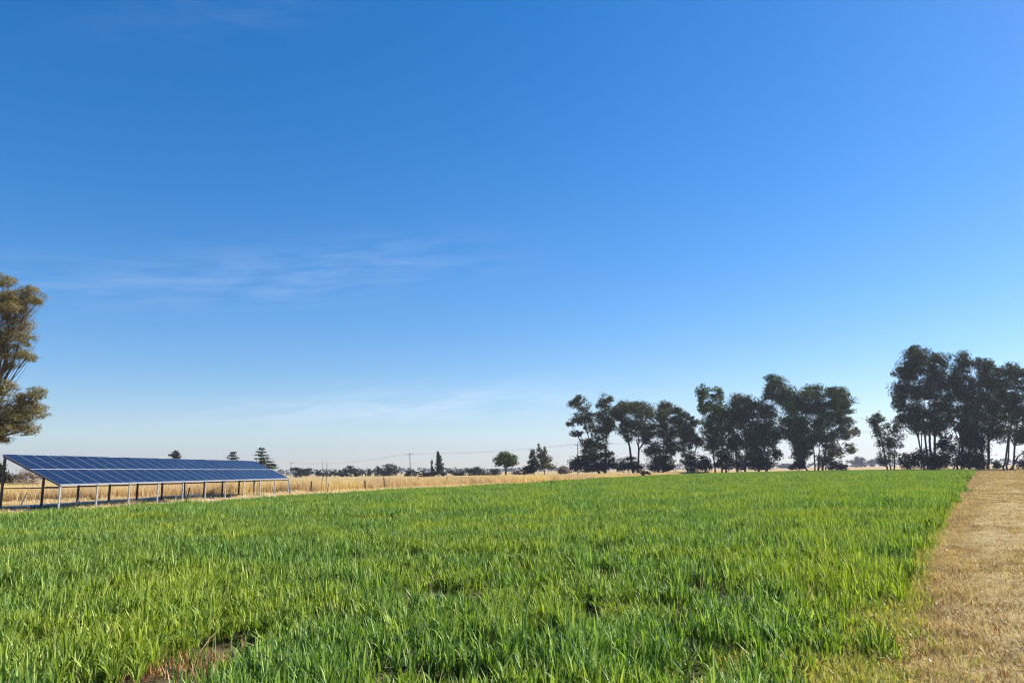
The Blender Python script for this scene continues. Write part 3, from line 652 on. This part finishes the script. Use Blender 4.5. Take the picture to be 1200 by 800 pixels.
bush(1214, 184, [(1212, 538, 12, 10), (1200, 545, 9, 5), (1228, 542, 10, 9)], M_shrub, 'dark bush at the right edge behind the trunk fan', 44, cover=2.6)
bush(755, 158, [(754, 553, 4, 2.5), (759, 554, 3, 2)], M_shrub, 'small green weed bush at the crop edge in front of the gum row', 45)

# --- far trees, left to right
GC = 'far trees on the skyline'
tree('palm_like_tree', 206, 300, [(206, 530, 4, 2), (203, 533, 4, 2), (209, 533, 4, 2), (206, 536, 6, 2), (206, 544, 4, 8)], M_shrub, 'tiny tuft topped tree peeping over the middle of the solar array', seed=51, group=GC, r0=.15, bark=M_bark2)
tree('cedar_tree', 273, 250, [(273, 530.5, 4, 1.6, 0), (273, 533.5, 6, 1.4, 0), (273, 536.5, 8, 1.5, 0), (273, 540, 9, 1.6, 0), (273, 544, 10, 1.8, 0), (273, 549, 11, 2, 0)], M_conif, 'smaller layered cedar showing its top over the array', seed=52, group=GC, r0=.2, bark=M_bark2, cover=2.6, clump=.3, spread=1.15)
tree('cedar_tree', 309, 205, [(307, 526, 5, 1.5, 0), (306, 529.5, 7, 1.5, 0), (307, 533, 9, 1.6, 0), (308, 537, 11, 1.8, 0), (310, 541, 12, 1.9, 0), (313, 544.5, 12, 1.9, 0), (315, 548, 11, 2, 0), (311, 552, 11, 2, 0)], M_conif, 'larger dark layered cedar behind the far corner of the solar array', seed=53, group=GC, r0=.26, bark=M_bark2, cover=2.6, clump=.3, spread=1.15)
far = [(352, 400, [(351, 551, 8, 3.2), (358, 553, 8, 4.5), (344, 549.5, 4, 1.8), (352, 556, 8, 3)], 'flat topped dark tree right of the array end beside a far pole'),
       (374, 420, [(373, 554, 4.5, 3.5), (380, 556, 5, 3)], 'small round tree by the two thin saplings'),
       (393, 430, [(390, 554, 5, 3), (398, 555, 5, 3.5)], 'low wide tree between the thin saplings and the large domed one'),
       (412, 400, [(410, 550, 6.5, 4), (415, 553, 7, 5), (405, 555, 5, 4)], 'large domed dark tree left of the far pair'),
       (425, 440, [(424, 553, 3.5, 3.5)], 'small tree on the right shoulder of the large domed tree'),
       (433, 430, [(433, 553, 4, 4.5)], 'narrow upright tree left of the widest grey tree'),
       (453, 400, [(443, 552, 5, 6), (455, 547.5, 8, 4), (458, 553, 9, 5), (450, 556, 8, 4)], 'widest grey green tree of the far row, left of the power pole'),
       (482, 330, [(481, 553, 5, 3.5), (486, 555, 4, 3), (477, 556, 3, 3)], 'round grey bush at the foot of the power pole'),
       (497, 250, [(496, 555, 7, 3.5), (502, 556, 6, 2.5)], 'low olive bush left of the cypress'),
       (529, 420, [(528, 552.5, 4, 2.5), (533, 555, 4, 2.5)], 'small far bush right of the cypress'),
       (541, 320, [(541, 554, 6, 3.5), (535, 556, 5, 2.5)], 'low dark bush midway between the cypress and the round tree'),
       (555, 330, [(552, 551, 6, 3.5), (560, 551, 5, 4), (557, 555, 9, 3.5), (566, 555, 5, 3)], 'twin humped grey bush left of the round tree'),
       (583, 300, [(581, 553, 6, 3.5), (576, 555, 5, 2.5)], 'dark bush on the left of the round tree trunk'),
       (604, 330, [(606, 554, 6, 2)], 'low bush on the right of the round tree trunk'),
       (619, 226, [(619, 550, 6, 5), (615, 553, 5, 3)], 'round dark bush on the left of the paired conifers')]
for i, (px, Y, lb, lab) in enumerate(far):
    tree('bush' if 'bush' in lab else 'far_tree', px, Y, lb, M_shrub, lab, 'bush' if 'bush' in lab else 'tree', seed=60 + i, group=GC, r0=.16, bark=M_bark2, cover=2.6, twigs=1)
tree('poplar_tree', 506, 330, [(506, 541, 1.2, 4), (506.2, 547, 1.5, 4), (506.3, 552, 1.8, 4)], M_shrub, 'very slim poplar immediately left of the cypress', seed=81, group=GC, r0=.14, bark=M_bark2, cover=2.4)
tree('cypress_tree', 514.5, 262, [(513, 529.5, .9, 2.6, 0), (513.5, 533, 1.8, 3.4, 0), (514.2, 537.5, 3.2, 4.4, 0), (515, 543, 4.4, 5, 0), (515.2, 549, 4.8, 5, 0)], M_conif, 'dark spindle shaped cypress alone on the skyline', seed=82, group=GC, r0=.2, bark=M_bark2, cover=4, clump=.6, spread=1.08)
bush(513, 258, [(513, 554, 7, 2.6), (507, 555, 4, 2.4), (519, 555, 4, 2)], M_shrub, 'low dark bush at the foot of the cypress', 83, group=GC)
tree('round_tree', 593, 222, [(591, 533, 8, 5.5), (585, 538, 6, 5.5), (600, 537, 6.5, 5.5), (592, 540, 9, 5), (602, 542, 5, 4), (583, 543, 4, 3), (596, 545, 6, 3)], M_gum2, 'round green tree on a short clear trunk, alone in the middle of the skyline', seed=84, group=GC, r0=.3, bark=M_bark2, cover=2.6)
tree('conifer_tree', 626, 224, [(624, 530, 3, 4), (625, 536, 5, 5), (625, 543, 6.5, 6), (627, 549, 8, 4)], M_conif, 'shorter bluish conifer of the leaning pair', seed=85, group=GC, r0=.2, bark=M_bark2, cover=3)
tree('conifer_tree', 638, 221, [(632, 524, 2.4, 4), (633, 531, 4, 5), (637, 534, 5.5, 6), (640, 541, 7, 6), (643, 546, 7, 5), (635, 544, 6, 6), (638, 529, 3, 5)], M_pale, 'taller olive conifer of the leaning pair', seed=86, group=GC, r0=.22, bark=M_bark2, cover=2.6)
bush(659, 300, [(659, 549, 5, 3.5), (661, 552, 7, 3)], M_brownb, 'pale bare twiggy bush between the conifers and the gum row', 87, group=GC)
# seen through the gaps at right
tree('far_tree', 921, 1000, [(918, 546.0, 6, 2.6), (925, 546.5, 5, 2.2)], M_shrub, 'hazy low tree in the gap left of the biggest centre gum', seed=88, group=GC, r0=.3, bark=M_bark2, cover=3)
tree('far_tree', 1007, 1000, [(1007, 538, 5.5, 4.5), (1008, 542, 7.5, 5)], M_shrub, 'hazy rounded tree in the gap right of the biggest centre gum', seed=89, group=GC, r0=.4, bark=M_bark2, cover=3)
tree('far_tree', 1022, 1100, [(1021, 542, 5, 3.5)], M_shrub, 'hazy small tree left of the solitary small gum', seed=90, group=GC, r0=.3, bark=M_bark2, cover=3)
tree('far_tree', 1031, 1050, [(1031, 541, 5, 4), (1037, 543, 4, 3)], M_shrub, 'hazy tree partly hidden by the solitary small gum', seed=91, group=GC, r0=.3, bark=M_bark2, cover=3)
# behind the near end of the array
bush(32, 66, [(30, 554, 10, 6), (20, 561, 7, 6), (40, 560, 9, 7), (30, 566, 14, 4)], M_brownb, 'brown bare twiggy bush seen under the raised end of the solar array', 92, group=None, cover=.9, leaf=(.22, .03), r0=.07)
bush(-2, 70, [(-4, 550, 9, 7), (0, 560, 8, 7), (-14, 556, 9, 9)], M_shrub, 'dark green bush at the left edge of the frame under the gum', 93, group=None, leaf=(.16, .08), r0=.09)
bush(11, 74, [(11, 561, 5, 6)], M_shrub, 'small dark bush right of the dark end post of the array', 94, group=None, leaf=(.16, .08), r0=.06)
# two thin bare saplings beside the fence
for px_, yt, yb, hgt, lab in ((378, 537.5, 577, 68, 'fainter bare sapling on the left of two thin ones by the fence'), (383, 537, 578, 67, 'darker bare sapling on the right of two thin ones by the fence')):
    b = gx(px_ - .5, hgt); top = at(px_, yt, hgt) - b; m_ = MB(); rnd = random.Random(px_)
    m_.tube([Vector((0, 0, -.1)), top * .4 + Vector((.03, 0, 0)), top * .75, top], [.03, .024, .015, .006], 6)
    for q in range(7):
        s = top * rnd.uniform(.45, .9); limb(m_, s, s + Vector((rnd.uniform(-.25, .25), rnd.uniform(-.25, .25), .35)), .008, .003, rnd, .1, 3, 4)
    o = m_.build('bare_sapling', M_bark2, None, b); tag(o, lab, 'sapling', 'thin bare saplings by the fence')

# --- far woodland reading as one low dark line
r = np.random.RandomState(9); Vw = []
nl = 9000; azw = (r.rand(nl) * 2 - 1) * R(60); 
hgtm = 4 + 10 * smooth_noise(azw * 400, np.zeros(nl), 77, 6)
dist = 1500 + 120 * r.randn(nl); pz = r.rand(nl) ** .8 * hgtm; px_ = np.sin(azw) * dist; py_ = np.cos(azw) * dist
P = np.stack([px_, py_, pz], -1); a = r.randn(nl, 3); a /= np.linalg.norm(a, axis=1)[:, None]; b = np.cross(a, r.randn(nl, 3)); b /= np.linalg.norm(b, axis=1)[:, None]
Vw = np.stack([P - a * 2.2, P - b * 1.7, P + a * 2.2, P + b * 1.7], 1).reshape(-1, 3)
o = link('distant_woodland', mesh_from('distant_woodland', Vw, np.arange(len(Vw)).reshape(-1, 4), M_shrub)); tag(o, 'thin hazy line of far woodland along the horizon', 'woodland', None, 'stuff')

# ------------------------------------------------------------------ power line
M_pole = bsdf_mat('creosoted_pole', (.10, .085, .075), .9); M_wire = bsdf_mat('power_wire', (.05, .05, .055), .6)
GP = 'power poles crossing the plain'
poles = [(341, 541.5, 520, 'farthest small power pole above the flat topped tree'), (480, 531, 340, 'power pole with crossarm left of the cypress'),
         (677, 520, 275, 'power pole at the left side of the gum row'), (1080, 500, 238, 'power pole behind the tallest right hand gum'), (1500, 470, 200, 'power pole beyond the right edge of the picture')]
tips = []
for px_, yt, Yp, lab in poles:
    b = gx(px_ + (1.5 if px_ == 480 else 0), Yp); top = at(px_, yt, Yp); h = top - b
    rt_ = empty('power_pole', b, lab, 'power pole', GP)
    m_ = MB(); m_.tube([Vector((0, 0, -.5)), h * .5, h], [.20, .17, .13], 8); m_.build('pole', M_pole, rt_)
    m_ = MB(); m_.beam((h.x - 1.3, h.y - .5, h.z - .45), (h.x + 1.3, h.y + .5, h.z - .45), .12, .14); m_.build('crossarm', M_pole, rt_)
    tt = []
    for s in (-1.2, 0, 1.2):
        zz = h.z - .38 if s else h.z
        m_ = MB(); m_.tube([Vector((h.x + s, h.y + s * .38, zz)), Vector((h.x + s, h.y + s * .38, zz + .15)), Vector((h.x + s, h.y + s * .38, zz + .3))], [.05, .09, .05], 6); m_.build('insulator', M_pipe, rt_)
        tt.append(b + Vector((h.x + s, h.y + s * .38, zz + .3)))
    tips.append(tt)
labs = ['left wire of the power line, outermost from the track', 'middle wire of the power line on the pole tips', 'right wire of the power line, nearest the track']
for w in range(3):
    m_ = MB()
    for i in range(len(tips) - 1):
        a, b = tips[i][w], tips[i + 1][w]; P = []
        for t in np.linspace(0, 1, 15): P.append(a.lerp(b, t) - Vector((0, 0, 1)) * 4 * t * (1 - t) * (b - a).length * .012)
        m_.tube(P, [.013] * 15, 4)
    o = m_.build('power_wire', M_wire); tag(o, labs[w], 'wire', 'wires of the power line')

# ------------------------------------------------------------------ haze
HZ = 4600
mh, t_, n_, l_ = mat('haze_air')
pv = n_('ShaderNodeVolumePrincipled'); pv.inputs['Color'].default_value = (.42, .45, .62, 1); pv.inputs['Density'].default_value = .00018; pv.inputs['Anisotropy'].default_value = .3
o_ = n_('ShaderNodeOutputMaterial'); l_(pv.outputs[0], o_.inputs['Volume'])
m_ = MB(); m_.box((0, 0, 74), 2 * HZ, 2 * HZ, 150); hz = m_.build('haze', mh); tag(hz, 'thin pale haze lying over the whole plain', 'haze', None, 'stuff')
